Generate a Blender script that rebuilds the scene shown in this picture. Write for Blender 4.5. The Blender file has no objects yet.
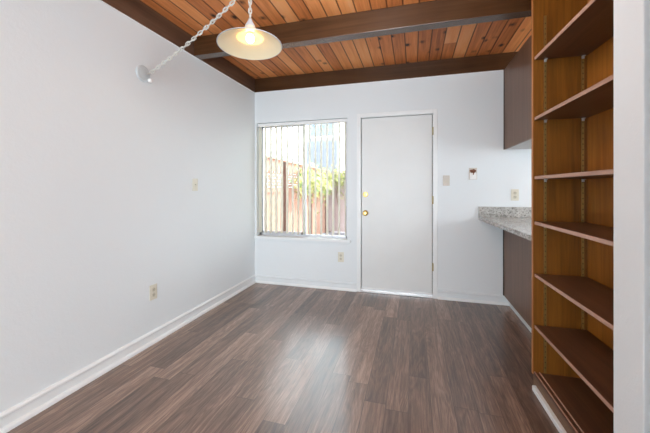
import bpy, bmesh, math, random
from mathutils import Vector, Matrix

R = math.radians
sc = bpy.context.scene
C = sc.collection
random.seed(4)

# ------------------------------------------------------------------ camera
cam_d = bpy.data.cameras.new('camera')
cam = bpy.data.objects.new('camera', cam_d); C.objects.link(cam)
cam_d.sensor_fit = 'HORIZONTAL'; cam_d.sensor_width = 36.0
cam_d.lens = 313.58 * 36.0 / 650.0
cam_d.shift_y = -28.64 / 650.0
cam_d.clip_start = 0.05; cam_d.clip_end = 200
cam.location = (0, 0, 1.2204)
cam.rotation_euler = (R(90), 0, R(15.797))
sc.camera = cam

# ------------------------------------------------------------------ world, sun, daylight, exposure
sc.view_settings.view_transform = 'Standard'
sc.view_settings.look = 'None'
sc.view_settings.gamma = 1.0
sc.view_settings.use_curve_mapping = False
sc.view_settings.exposure = 0.58

world = bpy.data.worlds.new('sky'); sc.world = world
world.use_nodes = True
bg = world.node_tree.nodes['Background']
bg.inputs[0].default_value = (0.815, 0.92, 1.0, 1)
bg.inputs[1].default_value = 6.2

def light(name, kind, loc, rot, energy, color, size=None, size_y=None, portal=False):
    d = bpy.data.lights.new(name, kind); o = bpy.data.objects.new(name, d); C.objects.link(o)
    o.location = loc; o.rotation_euler = [R(a) for a in rot]
    d.energy = energy; d.color = color
    if kind == 'AREA':
        d.shape = 'RECTANGLE'; d.size = size; d.size_y = size_y
        if portal: d.cycles.is_portal = True
    return o

sun = light('sun', 'SUN', (6, 4, 9), (0, 0, 0), 7.0, (1.0, 0.95, 0.88))
sun.rotation_euler = Vector((-0.55, -0.42, -0.72)).to_track_quat('-Z', 'Y').to_euler()
sun.data.angle = R(1.0)
light('front_window_portal', 'AREA', (-1.36, 3.83, 1.325), (-90, 0, 0), 1, (1, 1, 1), 1.2, 1.46, portal=True)
# daylight through an opening added behind the camera and an assumed kitchen window
light('rear_opening_portal', 'AREA', (.35, -3.26, 1.26), (90, 0, 0), 1, (1, 1, 1), 4.5, 2.28, portal=True)
light('kitchen_window_daylight', 'AREA', (3.02, 2.6, 1.55), (90, 0, 90), 6, (0.92, 0.96, 1.0), 1.4, 1.0)
light('kitchen_fill_light', 'AREA', (2.0, 2.9, 2.6), (0, 0, 0), 9, (0.95, 0.98, 1.0), 1.2, .4)  # added fill light, no such kitchen fixture is known

# added overhead fill light without a fixture, above the frame
l = light('overhead_fill', 'POINT', (-.25, 1.60, 2.30), (0, 0, 0), 13, (0.96, 0.98, 1.0)); l.data.shadow_soft_size = .2

# ------------------------------------------------------------------ node helpers
class NT:
    def __init__(s, name):
        s.m = bpy.data.materials.new(name); s.m.use_nodes = True
        s.t = s.m.node_tree; s.p = s.t.nodes['Principled BSDF']; s.out = s.t.nodes['Material Output']
        s._obj = None
    def n(s, typ, **kw):
        nd = s.t.nodes.new(typ)
        for k, v in kw.items(): setattr(nd, k, v)
        return nd
    def link(s, a, b): s.t.links.new(a, b)
    def put(s, sock, v):
        if isinstance(v, bpy.types.NodeSocket): s.link(v, sock)
        elif v is not None: sock.default_value = v
    def obj(s):
        if s._obj is None: s._obj = s.n('ShaderNodeTexCoord').outputs['Object']
        return s._obj
    def math(s, op, a, b=None, c=None):
        nd = s.n('ShaderNodeMath', operation=op)
        s.put(nd.inputs[0], a)
        if b is not None: s.put(nd.inputs[1], b)
        if c is not None: s.put(nd.inputs[2], c)
        return nd.outputs[0]
    def sep(s, v):
        nd = s.n('ShaderNodeSeparateXYZ'); s.put(nd.inputs[0], v); return nd.outputs
    def comb(s, x, y, z):
        nd = s.n('ShaderNodeCombineXYZ')
        for i, v in enumerate((x, y, z)): s.put(nd.inputs[i], v)
        return nd.outputs[0]
    def scale(s, v, sc_):
        nd = s.n('ShaderNodeMapping'); s.put(nd.inputs['Vector'], v); nd.inputs['Scale'].default_value = sc_
        return nd.outputs[0]
    def noise(s, v, scale, detail=4, rough=0.55, dist=0.0):
        nd = s.n('ShaderNodeTexNoise'); s.put(nd.inputs['Vector'], v)
        nd.inputs['Scale'].default_value = scale; nd.inputs['Detail'].default_value = detail
        nd.inputs['Roughness'].default_value = rough; nd.inputs['Distortion'].default_value = dist
        return nd.outputs['Fac']
    def white(s, v):
        nd = s.n('ShaderNodeTexWhiteNoise', noise_dimensions='3D'); s.put(nd.inputs['Vector'], v)
        return nd.outputs['Value']
    def ramp(s, f, stops, interp='LINEAR'):
        nd = s.n('ShaderNodeValToRGB'); s.put(nd.inputs[0], f); r = nd.color_ramp; r.interpolation = interp
        while len(r.elements) < len(stops): r.elements.new(0.5)
        for e, (p, c) in zip(r.elements, stops):
            e.position = p; e.color = (*c, 1) if len(c) == 3 else c
        return nd.outputs[0]
    def mix(s, f, a, b, mode='MIX'):
        nd = s.n('ShaderNodeMix', data_type='RGBA', blend_type=mode)
        s.put(nd.inputs[0], f)
        for i, v in ((6, a), (7, b)):
            if isinstance(v, tuple) and len(v) == 3: v = (*v, 1)
            s.put(nd.inputs[i], v)
        return nd.outputs[2]
    def bump(s, h, strength, dist=0.01):
        nd = s.n('ShaderNodeBump'); s.put(nd.inputs['Height'], h)
        nd.inputs['Strength'].default_value = strength; nd.inputs['Distance'].default_value = dist
        s.link(nd.outputs[0], s.p.inputs['Normal'])
    def set(s, **kw):
        for k, v in kw.items():
            if isinstance(v, tuple) and len(v) == 3: v = (*v, 1)
            s.put(s.p.inputs[k.replace('_', ' ')], v)
        return s

def srgb(r, g, b):
    f = lambda c: (c / 255 / 12.92) if c <= 10 else ((c / 255 + 0.055) / 1.055) ** 2.4
    return (f(r), f(g), f(b))

def plain(name, col, rough=0.5, metal=0.0, spec=0.5, var=0.06, vscale=9.0, bump=0.0, bscale=200.0):
    t = NT(name)
    if var:
        f = t.noise(t.obj(), vscale, 4)
        lo = tuple(c * (1 - var) for c in col); hi = tuple(min(1, c * (1 + var)) for c in col)
        t.set(Base_Color=t.ramp(f, [(0.3, lo), (0.7, hi)]))
    else: t.set(Base_Color=col)
    t.set(Roughness=rough, Metallic=metal, Specular_IOR_Level=spec)
    if bump: t.bump(t.noise(t.obj(), bscale, 2), bump, 0.004)
    return t.m

def wall_mat(name, col):
    t = NT(name)
    t.set(Base_Color=t.ramp(t.noise(t.obj(), 1.3, 3), [(0.3, tuple(c * 0.985 for c in col)), (0.7, col)]),
          Roughness=0.62, Specular_IOR_Level=0.35)
    big = t.noise(t.obj(), 34, 3, 0.6)
    fine = t.noise(t.obj(), 120, 2)
    t.bump(t.math('ADD', t.math('MULTIPLY', big, 0.8), t.math('MULTIPLY', fine, 0.35)), 0.35, 0.004)
    return t.m

def floor_mat():
    t = NT('floor_vinyl_plank')
    x, y, z = t.sep(t.obj())
    w, L = 0.122, 1.22
    cx = t.math('DIVIDE', t.math('ADD', x, 5.03), w)
    col = t.math('FLOOR', cx)
    off = t.white(t.comb(col, 3.7, 0.0))
    cy = t.math('ADD', t.math('DIVIDE', y, L), t.math('MULTIPLY', off, 7.3))
    row = t.math('FLOOR', cy)
    rnd = t.white(t.comb(col, row, 1.3))
    rnd2 = t.white(t.comb(col, row, 8.1))
    # grain runs along the plank, moved for every plank
    gx = t.math('ADD', x, t.math('MULTIPLY', rnd, 13.0))
    gy = t.math('ADD', y, t.math('MULTIPLY', rnd2, 9.0))
    v = t.comb(gx, gy, rnd)
    g1 = t.noise(t.scale(v, (26, 1.5, 1)), 1.0, 5, 0.6, 0.5)
    g2 = t.noise(t.scale(v, (190, 9.0, 1)), 1.0, 4, 0.7)
    g3 = t.noise(t.scale(v, (9, 0.9, 1)), 1.0, 3, 0.5, 1.2)
    wv = t.math('SINE', t.math('MULTIPLY', g3, 60.0))
    tone = t.math('ADD', t.math('ADD', .06, t.math('MULTIPLY', rnd, 0.26)), t.math('MULTIPLY', g1, 0.62))
    tone = t.math('ADD', tone, t.math('MULTIPLY', t.math('SUBTRACT', g2, 0.5), 0.62))
    tone = t.math('ADD', tone, t.math('MULTIPLY', wv, 0.05))
    base = t.ramp(tone, [(0.16, srgb(52, 37, 29)), (0.36, srgb(94, 71, 57)), (0.56, srgb(130, 103, 86)),
                         (0.80, srgb(182, 151, 130))])
    fx = t.math('FRACT', cx); fy = t.math('FRACT', cy)
    ex = t.math('MINIMUM', fx, t.math('SUBTRACT', 1.0, fx))
    ey = t.math('MULTIPLY', t.math('MINIMUM', fy, t.math('SUBTRACT', 1.0, fy)), 10.0)
    e = t.math('MINIMUM', ex, ey)
    seam = t.math('SMOOTH_MIN', t.math('DIVIDE', e, 0.016), 1.0, 0.1)
    base = t.mix(seam, srgb(48, 36, 30), base)
    t.set(Base_Color=base, Roughness=t.math('ADD', 0.33, t.math('MULTIPLY', g2, 0.10)), Specular_IOR_Level=0.75,
          Coat_Weight=0.4, Coat_Roughness=0.17, Coat_IOR=1.7)
    t.bump(t.math('ADD', t.math('MULTIPLY', g2, 0.25), seam), 0.10, 0.002)
    return t.m

def plank_ceiling_mat():
    t = NT('ceiling_stained_planks')
    x, y, z = t.sep(t.obj())
    w, L = 0.1205, 9.0
    cx = t.math('DIVIDE', t.math('ADD', x, 5.02), w)
    col = t.math('FLOOR', cx)
    off = t.white(t.comb(col, 5.1, 0.0))
    cy = t.math('ADD', t.math('DIVIDE', y, L), t.math('MULTIPLY', off, 5.0))
    row = t.math('FLOOR', cy)
    rnd = t.white(t.comb(col, row, 2.2)); rnd2 = t.white(t.comb(col, row, 6.4))
    v = t.comb(t.math('ADD', x, t.math('MULTIPLY', rnd, 11)), t.math('ADD', y, t.math('MULTIPLY', rnd2, 17)), rnd2)
    g1 = t.noise(t.scale(v, (30, 1.6, 1)), 1.0, 4, 0.6, 0.6)
    g2 = t.noise(t.scale(v, (120, 4, 1)), 1.0, 3, 0.6)
    tone = t.math('ADD', t.math('MULTIPLY', rnd, 0.42), t.math('MULTIPLY', g1, 0.48))
    tone = t.math('ADD', tone, t.math('MULTIPLY', t.math('SUBTRACT', g2, 0.5), 0.25))
    base = t.ramp(tone, [(0.14, srgb(156, 84, 40)), (0.40, srgb(220, 136, 76)), (0.60, srgb(244, 164, 100)),
                         (0.85, srgb(244, 188, 140))])
    vo = t.n('ShaderNodeTexVoronoi'); t.put(vo.inputs['Vector'], t.scale(v, (1.0, 0.8, 1)))
    vo.inputs['Scale'].default_value = 5.6; vo.inputs['Randomness'].default_value = 1.0
    kn = t.math('ADD', vo.outputs['Distance'], t.math('MULTIPLY', t.math('SUBTRACT', g1, 0.5), 0.24))
    ring = t.ramp(kn, [(0.07, (0, 0, 0)), (0.12, (0.5, 0.5, 0.5)), (0.21, (1, 1, 1))])
    base = t.mix(ring, srgb(40, 18, 10), base)
    fx = t.math('FRACT', cx)
    ex = t.math('MINIMUM', fx, t.math('SUBTRACT', 1.0, fx))
    groove = t.math('MINIMUM', t.math('DIVIDE', ex, 0.065), 1.0)
    base = t.mix(groove, srgb(40, 18, 9), base)
    t.set(Base_Color=base, Roughness=0.5, Specular_IOR_Level=0.4)
    t.bump(t.math('ADD', groove, t.math('MULTIPLY', g2, 0.1)), 0.6, 0.006)
    return t.m

def wood(name, lo, mid, hi, axis='z', rough=0.4, spec=0.5, gs=1.0, coat=0.0, coat_ior=1.5, bump=0.08):
    t = NT(name)
    s = {'x': (1.2, 26, 26), 'y': (26, 1.2, 26), 'z': (26, 26, 1.2)}[axis]
    s2 = {'x': (4, 130, 130), 'y': (130, 4, 130), 'z': (130, 130, 4)}[axis]
    g1 = t.noise(t.scale(t.obj(), tuple(k * gs for k in s)), 1.0, 5, 0.6, 0.8)
    g2 = t.noise(t.scale(t.obj(), tuple(k * gs for k in s2)), 1.0, 3, 0.6)
    g0 = t.noise(t.obj(), 3.0, 3)
    tone = t.math('ADD', t.math('MULTIPLY', g1, 0.6), t.math('MULTIPLY', g2, 0.2))
    tone = t.math('ADD', tone, t.math('MULTIPLY', g0, 0.2))
    t.set(Base_Color=t.ramp(tone, [(0.30, lo), (0.5, mid), (0.70, hi)]), Roughness=rough, Specular_IOR_Level=spec,
          Coat_Weight=coat, Coat_Roughness=0.25, Coat_IOR=coat_ior)
    if bump: t.bump(g2, bump, 0.002)
    return t.m

def granite_mat():
    t = NT('speckled_granite')
    a = t.noise(t.obj(), 22, 5, 0.7); b = t.noise(t.obj(), 75, 3, 0.7)
    vo = t.n('ShaderNodeTexVoronoi'); t.put(vo.inputs['Vector'], t.obj()); vo.inputs['Scale'].default_value = 95
    cell = t.white(vo.outputs['Position'])
    base = t.ramp(a, [(0.30, srgb(128, 128, 124)), (0.48, srgb(178, 177, 172)), (0.7, srgb(206, 205, 201))])
    spk = t.math('ADD', t.math('MULTIPLY', cell, 0.7), t.math('MULTIPLY', b, 0.5))
    base = t.mix(t.ramp(spk, [(0.26, (1, 1, 1)), (0.34, (0, 0, 0))]), base, srgb(58, 58, 58))
    base = t.mix(t.ramp(spk, [(0.34, (0.7, 0.7, 0.7)), (0.50, (0, 0, 0))]), base, srgb(140, 138, 134))
    t.set(Base_Color=base, Roughness=0.16, Specular_IOR_Level=0.6)
    return t.m

def glass_mat():
    t = NT('window_glass')
    tr = t.n('ShaderNodeBsdfTransparent'); tr.inputs[0].default_value = (0.97, 0.985, 0.98, 1)
    gl = t.n('ShaderNodeBsdfGlossy'); gl.inputs['Roughness'].default_value = 0.01
    fr = t.n('ShaderNodeFresnel'); fr.inputs[0].default_value = 1.45
    mx = t.n('ShaderNodeMixShader'); t.link(fr.outputs[0], mx.inputs[0]); t.link(tr.outputs[0], mx.inputs[1]); t.link(gl.outputs[0], mx.inputs[2])
    t.link(mx.outputs[0], t.out.inputs[0])
    return t.m

def slat_mat():
    t = NT('cream_vinyl_slat')
    col = t.ramp(t.noise(t.obj(), 6, 2), [(0.3, (0.93, 0.91, 0.84)), (0.7, (0.95, 0.93, 0.87))])
    t.set(Base_Color=col, Roughness=0.45)
    tl = t.n('ShaderNodeBsdfTranslucent'); t.link(col, tl.inputs[0])
    mx = t.n('ShaderNodeMixShader'); mx.inputs[0].default_value = 0.72
    t.link(t.p.outputs[0], mx.inputs[1]); t.link(tl.outputs[0], mx.inputs[2]); t.link(mx.outputs[0], t.out.inputs[0])
    return t.m

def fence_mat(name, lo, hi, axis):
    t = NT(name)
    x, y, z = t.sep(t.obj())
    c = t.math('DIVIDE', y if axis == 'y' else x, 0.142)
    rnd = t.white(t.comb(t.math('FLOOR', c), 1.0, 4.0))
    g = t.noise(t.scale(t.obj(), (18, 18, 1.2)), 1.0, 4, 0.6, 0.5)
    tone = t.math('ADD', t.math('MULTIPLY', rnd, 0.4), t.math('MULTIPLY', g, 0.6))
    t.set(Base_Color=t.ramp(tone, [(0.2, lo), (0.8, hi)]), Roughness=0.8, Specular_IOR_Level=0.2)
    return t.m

def leaf_mat(name, a, b):
    t = NT(name)
    g = t.noise(t.obj(), 14, 3)
    col = t.ramp(g, [(0.35, a), (0.65, b)])
    t.set(Base_Color=col, Roughness=0.5)
    tl = t.n('ShaderNodeBsdfTranslucent'); t.link(col, tl.inputs[0])
    mx = t.n('ShaderNodeMixShader'); mx.inputs[0].default_value = 0.4
    t.link(t.p.outputs[0], mx.inputs[1]); t.link(tl.outputs[0], mx.inputs[2]); t.link(mx.outputs[0], t.out.inputs[0])
    return t.m

def siding_mat(name, col, pitch):
    t = NT(name)
    x, y, z = t.sep(t.obj())
    f = t.math('FRACT', t.math('DIVIDE', z, pitch))
    line = t.math('MINIMUM', t.math('DIVIDE', f, 0.12), 1.0)
    n = t.noise(t.obj(), 2.0, 3)
    t.set(Base_Color=t.mix(t.math('MULTIPLY', n, 0.25), col, tuple(c * 0.8 for c in col)), Roughness=0.8)
    t.bump(line, 0.6, 0.02)
    return t.m

def bulb_mat():
    t = NT('lit_bulb')
    t.set(Base_Color=(1, 0.9, 0.7), Emission_Color=(1.0, 0.62, 0.22), Emission_Strength=12.5)
    return t.m

M = dict(
    wall=wall_mat('wall_paint', (0.785, 0.825, 0.842)),
    white=plain('white_trim_paint', (0.84, 0.86, 0.86), 0.35, var=0.02),
    door=plain('door_paint', (0.75, 0.765, 0.755), 0.4, var=0.02, vscale=3),
    floor=floor_mat(), planks=plank_ceiling_mat(),
    beam_x=wood('beam_stain_across', srgb(54, 34, 18), srgb(75, 49, 28), srgb(90, 62, 39), 'x', 0.24, 0.5, 0.6, 0.4, 1.6, 0),
    beam_y=wood('beam_stain_along', srgb(68, 48, 36), srgb(96, 70, 54), srgb(116, 88, 70), 'y', 0.45, 0.5, 0.6),
    case=wood('bookcase_wood', srgb(96, 57, 14), srgb(130, 80, 24), srgb(154, 100, 36), 'z', 0.36, 0.5),
    case_h=wood('bookcase_panel_wood', srgb(122, 70, 18), srgb(162, 98, 30), srgb(188, 120, 46), 'z', 0.36, 0.5, 0.7),
    case_edge=wood('bookcase_edge_wood', srgb(150, 92, 44), srgb(178, 116, 64), srgb(196, 138, 84), 'z', 0.45),
    shelf=wood('shelf_wood', srgb(74, 48, 34), srgb(96, 65, 47), srgb(117, 82, 61), 'y', 0.34, 0.5),
    shelf_edge=wood('shelf_edge_wood', srgb(152, 114, 96), srgb(182, 144, 124), srgb(200, 164, 144), 'y', 0.45),
    toe=wood('toe_board_wood', srgb(92, 66, 46), srgb(120, 90, 66), srgb(138, 106, 80), 'y', 0.45),
    cab=wood('cabinet_laminate', srgb(98, 71, 54), srgb(116, 85, 66), srgb(132, 100, 80), 'z', 0.4, 0.5, 0.8),
    cab_dark=plain('cabinet_dark_edge', srgb(48, 40, 36), 0.5),
    cab_under=plain('cabinet_pale_underside', srgb(190, 188, 186), 0.5),
    granite=granite_mat(), glass=glass_mat(), slat=slat_mat(),
    brass=plain('polished_brass', (0.74, 0.50, 0.17), 0.28, 1.0, var=0.05),
    old_brass=plain('dull_hinge_brass', (0.42, 0.36, 0.20), 0.5, 0.6, var=0.1, vscale=60),
    steel=plain('brushed_steel', (0.62, 0.62, 0.62), 0.35, 1.0, var=0.05),
    alu=plain('window_aluminium', (0.60, 0.61, 0.64), 0.4, 0.7, var=0.04),
    gold=plain('shelf_standard_metal', (0.45, 0.30, 0.10), 0.38, 0.8, var=0.08, vscale=40),
    slot=plain('dark_slot', (0.10, 0.07, 0.03), 0.7, var=0.0),
    clip=plain('shelf_clip_metal', (0.72, 0.72, 0.72), 0.35, 0.6, var=0.0),
    ivory=plain('ivory_plastic', (0.72, 0.69, 0.58), 0.35, var=0.02),
    ivory_dark=plain('ivory_plastic_shaded', (0.60, 0.57, 0.46), 0.4, var=0.02),  # darker copy of the ivory, socket shade put into its colour
    beige=plain('beige_plastic', (0.62, 0.57, 0.50), 0.4, var=0.02),
    plate_white=plain('white_plastic', (0.86, 0.86, 0.85), 0.3, var=0.01),
    rust=plain('brown_wall_hole', srgb(122, 78, 58), 0.8, var=0.25, vscale=60),
    black=plain('dark_gap', (0.03, 0.03, 0.03), 0.8, var=0.0),
    chain=plain('white_painted_chain', (0.60, 0.58, 0.53), 0.35, var=0.03),
    cord=plain('grey_cord', (0.56, 0.55, 0.50), 0.5, var=0.03),
    shade=plain('white_enamel', (0.58, 0.62, 0.66), 0.3, var=0.02),
    lining=plain('bulb_lit_lining', (0.90, 0.80, 0.58), 0.3, var=0.02),  # white enamel inside; the bulb's warm light is put into this colour
    neck=plain('cream_ceramic', (0.85, 0.77, 0.60), 0.3, var=0.02),
    bulb=bulb_mat(),
    canopy=plain('satin_pale_metal', (0.62, 0.68, 0.70), 0.3, 0.15, var=0.05),
    fence=fence_mat('fence_redwood', srgb(146, 106, 90), srgb(172, 132, 114), 'y'),
    fence_far=fence_mat('fence_shaded', srgb(150, 128, 124), srgb(174, 152, 148), 'x'),  # pinkish grey of a fence in shade, put into the colour
    post=plain('fence_post_wood', srgb(92, 62, 50), 0.8, var=0.15),
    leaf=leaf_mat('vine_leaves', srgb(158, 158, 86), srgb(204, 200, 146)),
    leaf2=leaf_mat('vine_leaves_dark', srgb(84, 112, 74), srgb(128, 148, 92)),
    stem=plain('vine_stem', srgb(96, 76, 54), 0.8, var=0.2),
    siding=siding_mat('grey_siding', srgb(112, 114, 122), 0.22),
    cream_wall=siding_mat('cream_siding', srgb(186, 180, 162), 0.25),
    pale=plain('pale_blue_panel', srgb(140, 150, 164), 0.4, var=0.03),
    roof=plain('roof_felt', srgb(110, 108, 106), 0.9, var=0.1),
    patio=plain('patio_concrete', srgb(120, 116, 120), 0.9, var=0.1, vscale=3),
)

# ------------------------------------------------------------------ mesh helpers
def add_box(bm, x0, x1, y0, y1, z0, z1, bev=0.0, mat=None):
    b = bmesh.new()
    bmesh.ops.create_cube(b, size=1.0)
    for v in b.verts:
        v.co = Vector((x0 + (v.co.x + .5) * (x1 - x0), y0 + (v.co.y + .5) * (y1 - y0), z0 + (v.co.z + .5) * (z1 - z0)))
    if bev: bmesh.ops.bevel(b, geom=list(b.edges), offset=bev, segments=2, profile=0.5, affect='EDGES')
    if mat is not None: b.transform(mat)
    me = bpy.data.meshes.new('t'); b.to_mesh(me); b.free(); bm.from_mesh(me); bpy.data.meshes.remove(me)

def box(*a, **k):
    bm = bmesh.new(); add_box(bm, *a, **k); return bm

def add_lathe(bm, prof, seg=32, mat=None):
    """prof: (r, z) pairs, revolved about z"""
    rings = []
    for r, z in prof:
        if r < 1e-6: rings.append([bm.verts.new((0, 0, z))])
        else: rings.append([bm.verts.new((r * math.cos(2 * math.pi * i / seg), r * math.sin(2 * math.pi * i / seg), z)) for i in range(seg)])
    for a, b in zip(rings, rings[1:]):
        for i in range(seg):
            j = (i + 1) % seg
            if len(a) == 1 and len(b) == 1: continue
            if len(a) == 1: bm.faces.new((a[0], b[j], b[i]))
            elif len(b) == 1: bm.faces.new((a[i], a[j], b[0]))
            else: bm.faces.new((a[i], a[j], b[j], b[i]))
    if mat is not None: bmesh.ops.transform(bm, matrix=mat, verts=[v for r in rings for v in r])

def add_tube(bm, pts, r, seg=8, closed=False):
    pts = [Vector(p) for p in pts]; n = len(pts); rings = []
    up = None
    for i, p in enumerate(pts):
        a = pts[(i - 1) % n] if (closed or i > 0) else p
        b = pts[(i + 1) % n] if (closed or i < n - 1) else p
        d = (b - a).normalized()
        if up is None:
            up = Vector((0, 0, 1)) if abs(d.z) < .9 else Vector((1, 0, 0))
        s = d.cross(up)
        if s.length < 1e-4: s = d.orthogonal()
        s.normalize(); up = s.cross(d).normalized()
        rings.append([bm.verts.new(p + r * (math.cos(2 * math.pi * k / seg) * s + math.sin(2 * math.pi * k / seg) * up)) for k in range(seg)])
    for i in range(n if closed else n - 1):
        a, b = rings[i], rings[(i + 1) % n]
        for k in range(seg): bm.faces.new((a[k], a[(k + 1) % seg], b[(k + 1) % seg], b[k]))
    if not closed:
        bm.faces.new(rings[0][::-1]); bm.faces.new(rings[-1])

def add_profile(bm, pts, a, b, place):
    """a closed 2D outline swept from a to b; place(u, v, t) gives the 3D point"""
    A = [bm.verts.new(place(u, v, a)) for u, v in pts]; B = [bm.verts.new(place(u, v, b)) for u, v in pts]
    n = len(pts)
    for i in range(n): bm.faces.new((A[i], A[(i + 1) % n], B[(i + 1) % n], B[i]))
    bm.faces.new(A[::-1]); bm.faces.new(B)

def obj(name, bm, mat, parent=None, smooth=False, loc=None):
    bmesh.ops.recalc_face_normals(bm, faces=list(bm.faces))
    me = bpy.data.meshes.new(name); bm.to_mesh(me); bm.free()
    me.materials.append(mat)
    if smooth:
        for p in me.polygons: p.use_smooth = True
    o = bpy.data.objects.new(name, me); C.objects.link(o)
    if smooth:
        try: me.set_sharp_from_angle(angle=R(40))
        except Exception: pass
    if parent is not None: o.parent = parent
    if loc is not None: o.location = loc
    return o

def tag(o, label, cat, group=None):
    o['label'] = label; o['category'] = cat
    if group: o['group'] = group
    return o

def thing(name, label, cat, loc=(0, 0, 0), rotz=0, group=None):
    o = bpy.data.objects.new(name, None); C.objects.link(o)
    o.location = loc; o.rotation_euler = (0, 0, rotz); o.empty_display_size = 0.1
    return tag(o, label, cat, group)

def struct(name, bm, mat, parent=None, smooth=False):
    o = obj(name, bm, mat, parent, smooth)
    if parent is None: o['kind'] = 'structure'
    return o

def struct_root(name):
    o = bpy.data.objects.new(name, None); C.objects.link(o); o['kind'] = 'structure'; o.empty_display_size = .1
    return o

# ------------------------------------------------------------------ room shell
XL, YB = -1.982, 3.662            # left wall, back wall (inner faces)
XR, YR = 3.0, -3.2                # kitchen side wall, wall behind the camera
ZC, ZP = 2.628, 2.453             # plank ceiling, underside of plates and beams
WX0, WX1, WZ0, WZ1 = -1.955, -0.762, 0.600, 2.055    # window opening
DX0, DX1, DZ1 = -0.600, 0.206, 2.045                 # door opening

struct('floor', box(XL - .15, XR + .15, YR - .15, YB + .03, -.12, 0), M['floor'])
struct('ceiling', box(XL - .15, XR + .15, YR - .15, YB + .15, ZC, ZC + .2), M['planks'])

struct('wall_left', box(XL - .13, XL, YR - .13, YB + .14, 0, ZC), M['wall'])
bm = bmesh.new()                                     # the wall with the window and the door
y0, y1 = YB, YB + .14
add_box(bm, XL, WX0, y0, y1, 0, ZC)
add_box(bm, WX0, WX1, y0, y1, 0, WZ0); add_box(bm, WX0, WX1, y0, y1, WZ1, ZC)
add_box(bm, WX1, DX0, y0, y1, 0, ZC); add_box(bm, DX0, DX1, y0, y1, DZ1, ZC)
add_box(bm, DX1, XR + .13, y0, y1, 0, ZC)
struct('wall_back', bm, M['wall'])
bm = bmesh.new()                                     # the kitchen side wall with its window, out of view
add_box(bm, XR, XR + .13, YR - .13, 1.9, 0, ZC); add_box(bm, XR, XR + .13, 3.3, YB, 0, ZC)
add_box(bm, XR, XR + .13, 1.9, 3.3, 0, 1.05); add_box(bm, XR, XR + .13, 1.9, 3.3, 2.05, ZC)
struct('wall_right', bm, M['wall'])
bm = bmesh.new()                                     # unseen rear wall, its wide opening added to let in flat daylight
add_box(bm, XL, -1.9, YR - .13, YR, 0, ZC); add_box(bm, 2.6, XR, YR - .13, YR, 0, ZC)
add_box(bm, -1.9, 2.6, YR - .13, YR, 0, .12); add_box(bm, -1.9, 2.6, YR - .13, YR, 2.4, ZC)
struct('wall_rear', bm, M['wall'])
struct('wall_light_block', box(.49, XR, .50, .62, 0, ZC, bev=.004), M['wall'])  # added wall out of view, keeps rear daylight off the stub's near face
struct('wall_stub', box(.69, XR, 1.212, 1.368, 0, ZC, bev=.004), M['wall'])

# dark plates on top of the walls and the ceiling beams
struct('trim_1', box(XL, XL + .006, YR, YB, ZP, ZC), M['beam_y'])
struct('trim_2', box(XL, XR, YB - .006, YB, ZP, ZC), M['beam_x'])
for yb in (2.485, 1.02, -.44, -1.9):
    struct('ceiling_beam', box(XL + .006, XR, yb, yb + .095, ZP + .002, ZC, bev=.003), M['beam_x'])
# white caulk bead under the plates
struct('trim_3', box(XL, XL + .007, YR, YB - .007, ZP - .007, ZP), M['white'])
struct('trim_4', box(XL, .9, YB - .007, YB, ZP - .007, ZP), M['white'])

base = [(0, 0), (.010, 0), (.010, .070), (.012, .074), (.019, .079), (.019, .088), (.012, .096), (0, .098)]
shoe = [(.010, 0), (.030, 0), (.030, .009), (.0265, .018), (.019, .024), (.010, .026)]
def baseboard(name, a, b, place):
    r = struct_root(name)
    for nm, pr in (('base_board', base), ('shoe_moulding', shoe)):
        bm = bmesh.new(); add_profile(bm, pr, a, b, place); obj(nm, bm, M['white'], r)
baseboard('baseboard_left', YR, YB, lambda u, v, t: (XL + u, t, v))
r = struct_root('baseboard_back')
for a, b in ((XL + .01, DX0 - .045), (DX1 + .046, .951)):
    for nm, pr in (('base_board', base), ('shoe_moulding', shoe)):
        bm = bmesh.new(); add_profile(bm, [(u * .8, v) for u, v in pr], a, b, lambda u, v, t: (t, YB - u, v)); obj(nm, bm, M['wall'] if nm == 'base_board' else M['white'], r)

# ------------------------------------------------------------------ front window
w1 = struct_root('window_1')
fy0, fy1 = YB + .085, YB + .125
fr = bmesh.new()
add_box(fr, WX0, WX0 + .03, fy0, fy1, WZ0, WZ1); add_box(fr, WX1 - .03, WX1, fy0, fy1, WZ0, WZ1)
add_box(fr, WX0, WX1, fy0, fy1, WZ0, WZ0 + .032); add_box(fr, WX0, WX1, fy0, fy1, WZ1 - .03, WZ1)
obj('window_frame', fr, M['alu'], w1)
xm = -1.335
obj('meeting_stile', box(xm - .022, xm + .022, fy0 - .008, fy1 - .012, WZ0 + .03, WZ1 - .03, bev=.003), M['alu'], w1)
sash = bmesh.new()
add_box(sash, WX0 + .03, xm - .02, fy0 - .004, fy0 + .02, WZ0 + .032, WZ0 + .058); add_box(sash, WX0 + .03, xm - .02, fy0 - .004, fy0 + .02, WZ1 - .052, WZ1 - .03)
add_box(sash, WX0 + .03, WX0 + .052, fy0 - .004, fy0 + .02, WZ0 + .03, WZ1 - .03)
obj('sliding_sash', sash, M['alu'], w1)
obj('sash_latch', box(xm - .03, xm - .018, fy0 - .022, fy0 - .006, WZ0 + .03, WZ0 + .06, bev=.003), M['slot'], w1)
obj('glass_pane', box(WX0 + .04, xm, fy0 + .006, fy0 + .010, WZ0 + .03, WZ1 - .03), M['glass'], w1)
obj('glass_pane', box(xm, WX1 - .02, fy0 + .022, fy0 + .026, WZ0 + .02, WZ1 - .02), M['glass'], w1)
sl = bmesh.new()
add_box(sl, WX0 - .02, WX1 + .045, YB - .028, YB, WZ0 - .028, WZ0 + .002, bev=.004)
add_box(sl, WX0, WX1, YB, fy0 + .01, WZ0 - .02, WZ0 + .002)
obj('window_sill', sl, M['white'], w1)
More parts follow.
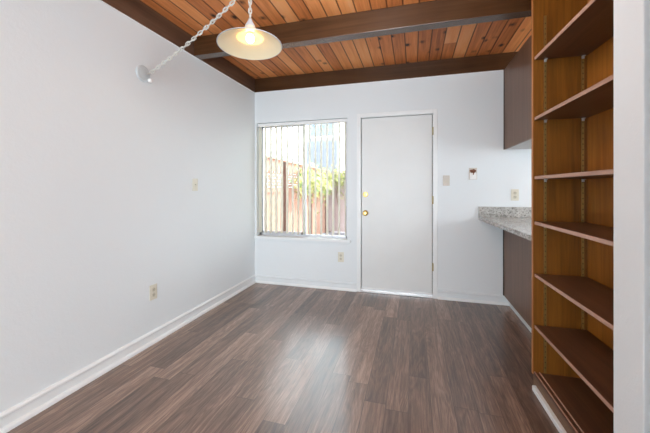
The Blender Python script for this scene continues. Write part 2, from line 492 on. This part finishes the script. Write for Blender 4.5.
obj('window_apron', box(WX0 - .01, WX1 + .02, YB - .012, YB, WZ0 - .055, WZ0 - .028, bev=.003), M['wall'], w1)

# vertical blind hung in the window opening
b = thing('vertical_blind', 'cream vertical blind with open slats hanging in the window', 'blind', (WX0, YB + .04, WZ1))
hr = bmesh.new()
add_box(hr, .006, WX1 - WX0 - .004, -.022, .022, -.042, -.004, bev=.004)
obj('headrail', hr, M['plate_white'], b)
sw_, sh = .038, WZ1 - WZ0 - .105
for i in range(16):
    bm = bmesh.new()
    cols = []
    for k in range(9):
        q = -1 + k / 4
        cols.append((.0045 * (1 - q * q), q * sw_))
    n = len(cols)
    ring = [(x, y) for x, y in cols] + [(x - .0013, y) for x, y in reversed(cols)]
    add_profile(bm, ring, -sh, 0, lambda u, v, t: (u, v, t))
    s_ = obj('slat', bm, M['slat'], b, smooth=True, loc=(.034 + i * .0752, 0, -.062))
    s_.rotation_euler = (0, 0, R(random.uniform(-5, 5)))
    bm = bmesh.new(); add_box(bm, -.006, .006, -.014, .014, 0, .026, bev=.003)
    c_ = obj('carrier', bm, M['ivory'], b, loc=(.034 + i * .0752, 0, -.064))
bm = bmesh.new(); add_tube(bm, [(1.176, -.03, -.04), (1.178, -.032, -.5), (1.176, -.03, -1.05)], .004)
obj('control_wand', bm, M['plate_white'], b, smooth=True)

# ------------------------------------------------------------------ entry door
d1 = struct_root('door_1')
cs = bmesh.new()
for a, b_, c, d in ((DX0 - .044, DX0, 0, DZ1 + .046), (DX1, DX1 + .046, 0, DZ1 + .046)):
    add_box(cs, a, b_, YB - .012, YB + .0, c, d, bev=.003)
add_box(cs, DX0, DX1, YB - .012, YB, DZ1, DZ1 + .046, bev=.003)
obj('door_casing', cs, M['white'], d1)
jb = bmesh.new()
add_box(jb, DX0, DX0 + .004, YB, YB + .14, 0, DZ1); add_box(jb, DX1 - .004, DX1, YB, YB + .14, 0, DZ1); add_box(jb, DX0, DX1, YB, YB + .14, DZ1 - .004, DZ1)
obj('door_jamb', jb, M['white'], d1)
st = bmesh.new()
add_box(st, DX0 + .004, DX0 + .03, YB + .056, YB + .14, 0, DZ1); add_box(st, DX1 - .03, DX1 - .004, YB + .056, YB + .14, 0, DZ1); add_box(st, DX0, DX1, YB + .056, YB + .14, DZ1 - .03, DZ1)
obj('door_stop', st, M['slot'], d1)
obj('door_slab', box(DX0 + .011, DX1 - .011, YB + .010, YB + .053, .044, DZ1 - .010, bev=.002), M['door'], d1)
obj('door_sweep', box(DX0 + .012, DX1 - .012, YB + .004, YB + .012, .036, .058, bev=.002), M['white'], d1)
th = bmesh.new(); add_box(th, DX0, DX1, YB - .012, YB + .14, 0, .016, bev=.004); add_box(th, DX0, DX1, YB + .016, YB + .14, .016, .043)
obj('threshold', th, M['steel'], d1)
for hz in (1.849, 1.086, .345):
    h_ = bmesh.new(); add_lathe(h_, [(0, -.046), (.0055, -.044), (.0055, .044), (0, .046)], 12, Matrix.Translation((DX1 - .006, YB + .001, hz)))
    h = obj('hinge', h_, M['old_brass'], d1, smooth=True)
    obj('hinge_leaf', box(DX1 - .002, DX1 + .005, YB - .0135, YB - .0115, hz - .042, hz + .042), M['old_brass'], h)
ax = Matrix.Rotation(R(90), 4, 'X')
kn = bmesh.new(); add_lathe(kn, [(0, 0), (.031, 0), (.033, .004), (.026, .009), (.012, .014), (.011, .03), (.020, .036), (.027, .046), (.027, .056), (.019, .066), (0, .069)], 28, Matrix.Translation((-.545, YB + .010, .925)) @ ax)
obj('door_knob', kn, M['brass'], d1, smooth=True)
db = bmesh.new(); add_lathe(db, [(0, 0), (.030, 0), (.031, .005), (.025, .014), (0, .016)], 28, Matrix.Translation((-.545, YB + .010, 1.143)) @ ax)
o = obj('deadbolt', db, M['brass'], d1, smooth=True)
obj('thumb_turn', box(-.549, -.541, YB - .022, YB - .005, 1.129, 1.157, bev=.003), M['brass'], o)

# ------------------------------------------------------------------ kitchen peninsula
XK = .903; YN = 2.262
pc = thing('peninsula_cabinet', 'brown peninsula base cabinet under the granite counter', 'cabinet', (XK, YB, 0))
T = lambda x0, x1, y0, y1, z0, z1, **k: box(x0 - XK, x1 - XK, y0 - YB, y1 - YB, z0, z1, **k)
obj('back_panel', T(XK, XK + .02, YN, YB - .001, .10, .879), M['cab'], pc)
obj('carcass', T(XK + .02, XK + .60, YN, YB - .001, .10, .879), M['cab'], pc)
obj('scribe_strip', T(XK - .006, XK, YB - .018, YB - .001, .10, .879), M['cab_dark'], pc)
obj('toe_kick', T(.951, XK + .56, YN, YB - .001, 0, .10), M['white'], pc)
ct = thing('granite_countertop', 'speckled grey granite counter with a low backsplash', 'countertop', (.66, YB, .88))
bm = bmesh.new()
pts = [(.663, YB - .001), (XK + .64, YB - .001), (XK + .64, YN), (.722, YN)]
add_profile(bm, [(x - .66, y - YB) for x, y in pts], 0, .036, lambda u, v, t: (u, v, t))
bmesh.ops.bevel(bm, geom=list(bm.edges), offset=.003, segments=2, affect='EDGES')
obj('slab', bm, M['granite'], ct)
obj('backsplash', box(.003, XK + .64 - .66, -.022, -.001, .036, .142, bev=.002), M['granite'], ct)
uc = thing('upper_cabinet', 'brown upper cabinet mounted high above the granite counter', 'cabinet', (.908, YB, 1.62))
obj('side_panel', box(0, .018, YN - YB, -.001, 0, .832), M['cab'], uc)
obj('carcass', box(.018, .33, YN - YB, -.001, .012, .832), M['cab'], uc)
obj('bottom_board', box(.018, .33, YN - YB, -.001, 0, .012), M['cab_under'], uc)
obj('dark_edge_strip', box(-.005, 0, -.012, -.001, 0, .832), M['cab_dark'], uc)
for k in range(3):
    y = -.02 - k * .46
    dr = obj('cabinet_door', box(.33, .348, y - .44, y, .01, .82, bev=.002), M['cab'], uc)
    bm = bmesh.new(); add_lathe(bm, [(0, 0), (.006, 0), (.006, .015), (.014, .022), (0, .028)], 16, Matrix.Translation((.348, y - .40, .06)) @ Matrix.Rotation(R(90), 4, 'Y'))
    obj('knob', bm, M['steel'], dr, smooth=True)

# ------------------------------------------------------------------ built-in bookcase
bk = thing('bookcase', 'tall brown wooden bookcase with six open shelves beside the white wall end', 'bookcase', (.702, 2.205, 0), R(1.5))
# local frame: x into the case, y towards the far end, origin at the front far foot
LB, DP, HB = .822, .292, ZC - .01
obj('side_panel', box(0, DP, -.018, 0, .085, HB), M['case'], bk)
obj('side_panel', box(0, DP, -LB, -LB + .018, .085, HB), M['case'], bk)
for ya in (-.0185, -LB - .0005):
    obj('edge_strip', box(-.004, 0, ya, ya + .019, .085, HB), M['case_edge'], bk)
obj('back_panel', box(DP - .012, DP, -LB + .018, -.018, .085, HB), M['case_h'], bk)
bb = obj('bottom_board', box(.0, DP - .012, -LB + .018, -.018, .078, .096), M['shelf'], bk)
obj('front_lip', box(.004, .010, -LB + .018, -.018, .0955, .1015, bev=.001), M['shelf_edge'], bb)
obj('front_lip', box(.030, .036, -LB + .018, -.018, .0955, .1015, bev=.001), M['shelf_edge'], bb)
obj('toe_board', box(.006, .024, -LB, 0, 0, .078), M['toe'], bk)
obj('shoe_trim', box(-.016, .006, -LB, -.040, 0, .030, bev=.004), M['white'], bk)
obj('top_board', box(.0, DP - .012, -LB + .018, -.018, HB - .03, HB), M['case'], bk)
std = {}
for sy, sgn in ((-.018, -1), (-LB + .018, 1)):
    for sx in (.062, .256):
        y_a, y_b = (sy - .0045, sy) if sgn < 0 else (sy, sy + .0045)
        s_ = obj('shelf_standard', box(sx - .0065, sx + .0065, y_a, y_b, .10, 2.262), M['gold'], bk)
        bm = bmesh.new()
        yy = sy + sgn * .0045
        for k in range(66):
            z = .13 + k * .032
            if z > 2.25: break
            add_box(bm, sx - .0025, sx + .0025, min(yy, yy + sgn * .0004), max(yy, yy + sgn * .0004), z, z + .007)
        obj('slots', bm, M['slot'], s_)['kind'] = 'stuff'
for z in (.378, .690, 1.008, 1.282, 1.640, 2.006):
    sh_ = obj('shelf', box(.007, DP - .016, -LB + .024, -.024, z - .009, z + .009, bev=.001), M['shelf'], bk)
    obj('front_edge', box(.004, .007, -LB + .024, -.024, z - .009, z + .009), M['shelf_edge'], sh_)
    for sy, sgn in ((-.0225, -1), (-LB + .0225, 1)):
        for sx in (.062, .256):
            bm = bmesh.new()
            y_a, y_b = sorted((sy, sy + sgn * .016))
            add_box(bm, sx - .008, sx + .008, y_a, y_b, z - .013, z - .009, bev=.001)
            y_a, y_b = sorted((sy, sy + sgn * .004))
            add_box(bm, sx - .007, sx + .007, y_a, y_b, z - .026, z - .0125, bev=.001)
            obj('shelf_clip', bm, M['clip'], sh_)

# ------------------------------------------------------------------ swag pendant lamp
LX, LY, LZ = -1.062, 1.898, 2.180
lamp = thing('pendant_lamp', 'lit white enamel pendant lamp hanging on a white swag chain', 'lamp', (LX, LY, LZ))
lw = lambda p: Vector(p) - Vector((LX, LY, LZ))
prof_out = [(.221, 0), (.221, .004), (.17, .028), (.118, .048), (.094, .056), (.088, .070), (.072, .086), (.050, .094), (.035, .096)]
prof_in = [(.035, .092), (.050, .090), (.070, .082), (.085, .067), (.091, .052), (.117, .044), (.17, .024), (.216, .001), (.221, 0)]
bm = bmesh.new(); add_lathe(bm, [(r * .968, z) for r, z in prof_out + prof_in], 64)
bmesh.ops.remove_doubles(bm, verts=list(bm.verts), dist=1e-5)
shade = obj('shade', bm, M['shade'], lamp, smooth=True)
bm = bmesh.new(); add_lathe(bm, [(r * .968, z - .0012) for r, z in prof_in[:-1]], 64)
lining = obj('shade_lit_inside', bm, M['lining'], shade, smooth=True)  # inner skin added to carry the bulb-lit colour
bm = bmesh.new(); add_lathe(bm, [(0, .090), (.050, .092), (.047, .102), (.038, .112), (.036, .126), (0, .128)], 32)
obj('neck_ring', bm, M['neck'], lamp, smooth=True)
bm = bmesh.new(); add_lathe(bm, [(0, .128), (.034, .128), (.033, .138), (.022, .156), (.012, .178), (.010, .186), (0, .188)], 32)
obj('socket_cap', bm, M['shade'], lamp, smooth=True)
bm = bmesh.new(); add_lathe(bm, [(0, .094), (.018, .094), (.018, .076), (0, .076)], 24)
obj('socket', bm, M['neck'], lamp, smooth=True)
bm = bmesh.new(); add_lathe(bm, [(0, .088), (.014, .086), (.016, .078), (.024, .066), (.029, .050), (.026, .034), (.016, .023), (0, .019)], 28)
obj('bulb', bm, M['bulb'], lamp, smooth=True)

tilt = Matrix.Rotation(R(-3), 4, Vector((1.965, 1.10, 0)).normalized())
for ch in lamp.children: ch.rotation_euler = tilt.to_euler()
hook_top = Vector((LX, LY, ZC - .008))
def eye_hook(name, m4):
    bm = bmesh.new(); add_lathe(bm, [(0, .008), (.015, .008), (.015, .003), (.005, 0), (.004, -.010), (0, -.012)], 20, m4)
    add_tube(bm, [m4 @ Vector((.011 * math.sin(a), 0, -.021 + .011 * math.cos(a))) for a in [k * R(320) / 12 for k in range(13)]], .0028)
    return obj(name, bm, M['chain'], lamp, smooth=True)
eye_hook('ceiling_hook', Matrix.Translation(lw(hook_top)))
P0 = Vector((XL + .036, 1.957, 2.106))

def link_mesh():
    bm = bmesh.new(); hl, rr = .0095, .0095
    pts = [(hl + rr * math.cos(a), rr * math.sin(a), 0) for a in [R(-90 + 180 * k / 8) for k in range(9)]]
    pts += [(-hl - rr * math.cos(a), -rr * math.sin(a), 0) for a in [R(-90 + 180 * k / 8) for k in range(9)]]
    add_tube(bm, pts, .0038, 8, closed=True)
    return bm
proto = obj('chain_link', link_mesh(), M['chain'], lamp, smooth=True)
SA, SB = P0, hook_top + Vector((0, 0, -.032))
def swag(t):
    p = SA.lerp(SB, t); L_ = SB.x - SA.x; q = t * L_
    p.z += .137 * q * (q - L_); return p
def lay_links(path, first):
    """links at even arc length along the path, every second one turned a quarter"""
    seg = [0]
    for a, b_ in zip(path, path[1:]): seg.append(seg[-1] + (b_ - a).length)
    pitch = .031; n = int(seg[-1] / pitch); pitch = seg[-1] / n
    for i in range(n):
        s = (i + .5) * pitch
        k = max(j for j in range(len(seg) - 1) if seg[j] <= s)
        p = path[k].lerp(path[k + 1], (s - seg[k]) / (seg[k + 1] - seg[k]))
        d = (path[k + 1] - path[k]).normalized()
        if first and i == 0: o = proto
        else:
            o = proto.copy(); C.objects.link(o); o.parent = lamp
        o.location = lw(p)
        o.rotation_mode = 'QUATERNION'
        o.rotation_quaternion = d.to_track_quat('X', 'Z') @ Matrix.Rotation(R(45 if i % 2 else -45), 3, 'X').to_quaternion()
lay_links([swag(k / 40) for k in range(41)], True)
zt, zb = SB.z, LZ + .186
lay_links([Vector((LX, LY, zt + (zb - zt) * k / 10)) for k in range(11)], False)
cord = []
cord.append(lw((XL + .012, 1.950, 2.100)))
for k in range(161):
    p = swag(k / 160); a = k / 160 * 26 * math.pi
    cord.append(lw(p) + Vector((.2 * math.sin(a), math.cos(a), .9 * math.sin(a))) * .006)
for k in range(1, 41):
    a = k / 40 * 9 * math.pi
    cord.append(lw((LX, LY, zt + (zb - zt) * k / 40)) + Vector((math.sin(a), math.cos(a), 0)) * .006)
bm = bmesh.new(); add_tube(bm, cord, .0042, 6)
obj('cord', bm, M['cord'], lamp, smooth=True)

wc = thing('wall_canopy', 'round pale metal wall canopy that anchors the swag chain', 'wall bracket', (XL, 1.915, 2.088))
ry = Matrix.Rotation(R(90), 4, 'Y')
bm = bmesh.new(); add_lathe(bm, [(0, .001), (.062, .001), (.063, .005), (.059, .010), (.050, .013), (.047, .012), (.030, .016), (.012, .018), (0, .018)], 40, ry)
obj('dome_plate', bm, M['canopy'], wc, smooth=True)
bm = bmesh.new(); add_tube(bm, [(.014, .018, -.002), (.030, .034, .006), (.036, .046, .016), (.030, .050, .020)], .0035)
obj('hook', bm, M['steel'], wc, smooth=True)
bm = bmesh.new(); add_lathe(bm, [(0, .0), (.014, .004), (.017, .016), (.013, .028), (0, .034)], 20, Matrix.Translation((.012, .046, -.040)) @ ry)
obj('end_cap', bm, M['plate_white'], wc, smooth=True)

# ------------------------------------------------------------------ switches and outlets
def plate_base(root, mat, w, h):
    obj('wall_plate', box(-w / 2, w / 2, -.006, 0, -h / 2, h / 2, bev=.0025), mat, root)
def screw(root, z, mat):
    bm = bmesh.new(); add_lathe(bm, [(0, 0), (.003, 0), (.0025, .0015), (0, .002)], 10, Matrix.Translation((0, -.006, z)) @ ax)
    obj('screw', bm, mat, root, smooth=True)
def switch(label, loc, rz, mat, w=.070, h=.115):
    t = thing('light_switch', label, 'switch', loc, rz)
    plate_base(t, mat, w, h)
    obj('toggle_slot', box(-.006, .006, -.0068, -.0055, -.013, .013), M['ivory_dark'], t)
    tg = box(-.0045, .0045, -.021, -.006, -.004, .007, bev=.0015); obj('toggle', tg, mat, t)
    screw(t, .032, M['steel']); screw(t, -.032, M['steel'])
    return t
def outlet(label, loc, rz, mat, w=.072, h=.118):
    t = thing('wall_outlet', label, 'outlet', loc, rz)
    plate_base(t, mat, w, h)
    for z in (.0205, -.0205):
        bm = bmesh.new()
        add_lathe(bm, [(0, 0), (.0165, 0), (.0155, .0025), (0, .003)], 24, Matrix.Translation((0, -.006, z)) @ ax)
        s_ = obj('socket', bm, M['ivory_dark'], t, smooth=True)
        bm = bmesh.new()
        add_box(bm, -.0075, -.0055, -.0096, -.0088, z - .002, z + .008); add_box(bm, .0055, .0075, -.0096, -.0088, z - .002, z + .007)
        add_box(bm, -.002, .002, -.0096, -.0088, z - .010, z - .006)
        obj('slots', bm, M['slot'], s_)
    screw(t, 0, M['steel'])
    return t
switch('cream light switch on the left wall', (XL, 2.505, 1.250), R(90), M['ivory'])
outlet('cream power outlet low on the left wall', (XL, 2.014, .397), R(90), M['ivory'])
switch('beige light switch just right of the door', (.343, YB, 1.300), 0, M['beige'], .068, .112)
outlet('cream power outlet below the window beside the door', (-.838, YB, .393), 0, M['ivory'])
outlet('cream power outlet above the granite backsplash', (1.008, YB, 1.147), 0, M['ivory'])
t = thing('wall_jack', 'uncovered white wall box with a ragged brown hole', 'wall box', (.610, YB, 1.372))
obj('back_plate', box(-.040, .040, -.004, 0, -.062, .062, bev=.0015), M['beige'], t)
obj('white_cover', box(-.034, .034, -.010, -.004, -.060, .010, bev=.003), M['plate_white'], t)
bm = bmesh.new()
ring = [(.030 * math.cos(a) * (1 + .18 * math.sin(3 * a)), .026 + .022 * math.sin(a) * (1 + .15 * math.cos(5 * a))) for a in [2 * math.pi * k / 20 for k in range(20)]]
add_profile(bm, ring, -.0065, -.004, lambda u, v, s: (u, s, v))
obj('brown_hole', bm, M['rust'], t)
bm = bmesh.new(); add_tube(bm, [(-.006, -.010, .030), (.002, -.016, .016), (.006, -.013, .002), (.002, -.0115, -.012)], .0045)
obj('wire_stub', bm, M['rust'], t, smooth=True)

# ------------------------------------------------------------------ outside the window
struct('ground', box(-14, 14, YB + .14, 40, -.35, -.10), M['patio'])

f0, f1 = Vector((-2.22, 3.95)), Vector((-2.47, 8.95))
fd = (f1 - f0); FL = fd.length; fa = math.atan2(fd.y, fd.x) - R(90)
fn = thing('redwood_fence', 'tall peach redwood fence with a lattice band along the left of the patio', 'fence', (f0.x, f0.y, -.10), fa)
FT = 1.80                          # height above the patio
bm = bmesh.new()
y = 0.0
while y < FL:
    y2 = min(y + .138, FL); add_box(bm, -.045, -.025, y + .002, y2, .03, 1.27); y += .142
obj('boards', bm, M['fence'], fn)
lt = bmesh.new()
for s in (1, -1):
    y = -.4
    while y < FL:
        a = Vector((-.035 + .004 * s, y, 1.29)); b_ = Vector((-.035 + .004 * s, y + .32, 1.29 + .32))
        if s < 0: a, b_ = Vector((a.x, y + .32, a.z)), Vector((b_.x, y, b_.z))
        if min(a.y, b_.y) > 0 and max(a.y, b_.y) < FL:
            d = (b_ - a); mid = (a + b_) / 2
            m4 = Matrix.Translation(mid) @ Matrix.Rotation(math.atan2(d.z, d.y), 4, 'X')
            add_box(lt, -.003, .003, -d.length / 2, d.length / 2, -.022, .022, mat=m4)
        y += .105
obj('lattice', lt, M['fence'], fn)
rl = bmesh.new()
add_box(rl, -.055, .0, 0, FL, 1.245, 1.30); add_box(rl, -.055, -.012, 0, FL, 1.60, FT)
add_box(rl, -.08, .02, 0, FL, FT, FT + .03)
obj('rails', rl, M['fence'], fn)
for y in (.02, 1.36, 3.1, 4.85):
    obj('post', box(-.05, .045, y, y + .09, 0, FT), M['post'], fn)

bf = thing('back_fence', 'shaded pinkish fence closing the far end of the patio', 'fence', (-2.46, 9.0, -.10))
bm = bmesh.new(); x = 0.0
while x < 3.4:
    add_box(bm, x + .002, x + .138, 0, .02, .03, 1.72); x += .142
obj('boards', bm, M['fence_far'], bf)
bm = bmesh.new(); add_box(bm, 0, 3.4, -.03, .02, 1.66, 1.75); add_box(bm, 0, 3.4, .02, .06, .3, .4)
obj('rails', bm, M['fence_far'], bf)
for x in (.0, 1.7, 3.3): obj('post', box(x, x + .09, .02, .11, 0, 1.75), M['post'], bf)

def leaves(bm, centers, n, rmin, rmax, spread):
    for k in range(n):
        c = Vector(random.choice(centers)) + Vector((random.gauss(0, spread[0]), random.gauss(0, spread[1]), random.gauss(0, spread[2])))
        s = random.uniform(rmin, rmax)
        m4 = Matrix.Translation(c) @ Matrix.Rotation(random.uniform(0, 6.3), 4, 'Z') @ Matrix.Rotation(random.uniform(-1.1, 1.1), 4, 'X')
        vs = [m4 @ Vector(p) for p in ((0, -s, 0), (s * .5, -s * .2, s * .12), (s * .35, s * .5, s * .1), (0, s, 0), (-s * .35, s * .5, s * .1), (-s * .5, -s * .2, s * .12))]
        v = [bm.verts.new(p) for p in vs]
        bm.faces.new((v[0], v[1], v[2], v[3])); bm.faces.new((v[0], v[3], v[4], v[5]))
vn = thing('climbing_vine', 'sunny yellow green vine spilling over the corner of the patio fences', 'vine', (-2.2, 8.6, -.10))
cA = [(-.10 + .17 * (1 - k / 9), -2.7 + k * .31, 1.28 + .12 * math.sin(k * 1.7) + .14) for k in range(10)]
cB = [(k * .17, .18 - .05 * math.sin(k), 1.55 + .10 * math.sin(k * 2.1)) for k in range(14)]
bm = bmesh.new(); leaves(bm, cA, 700, .035, .075, (.07, .17, .14)); leaves(bm, cB, 1100, .035, .08, (.12, .07, .19))
obj('sunlit_leaves', bm, M['leaf'], vn)
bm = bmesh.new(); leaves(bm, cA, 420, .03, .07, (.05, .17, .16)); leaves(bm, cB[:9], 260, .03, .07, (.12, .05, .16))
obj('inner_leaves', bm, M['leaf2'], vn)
bm = bmesh.new()
for k in range(5):
    x = .1 + k * .4
    add_tube(bm, [(x, .2, .0), (x + .05, .22, .6), (x - .05, .2, 1.1), (x + .02, .18, 1.45)], .012, 6)
obj('stems', bm, M['stem'], vn)

gh = thing('grey_house', 'grey sided neighbouring house with a pale upper storey beyond the fence', 'building', (-7.34, 21.0, -.10))
obj('wall', box(0, 3.6, 0, 4, 0, 4.62), M['siding'], gh)
obj('upper_storey', box(.02, 3.58, .02, 4, 4.62, 7.6), M['pale'], gh)
wn = obj('window', box(.35, 1.95, -.02, .02, 4.9, 6.8), M['glass'], gh)
bm = bmesh.new(); add_box(bm, .27, .35, -.03, .02, 4.82, 6.9); add_box(bm, 1.95, 2.03, -.03, .02, 4.82, 6.9); add_box(bm, .35, 1.95, -.03, .02, 4.82, 4.9); add_box(bm, .35, 1.95, -.03, .02, 6.8, 6.9)
obj('window_frame', bm, M['white'], wn)
obj('roof', box(-.2, 3.8, -.3, 4.3, 7.6, 7.8), M['roof'], gh)
ch = thing('cream_house', 'cream sided house right of the grey one beyond the fence', 'building', (-3.62, 15.0, -.10))
obj('wall', box(0, 5, 0, 5, 0, 6.4), M['cream_wall'], ch)
obj('roof', box(-.03, 5.3, -.3, 5.3, 6.4, 6.6), M['roof'], ch)
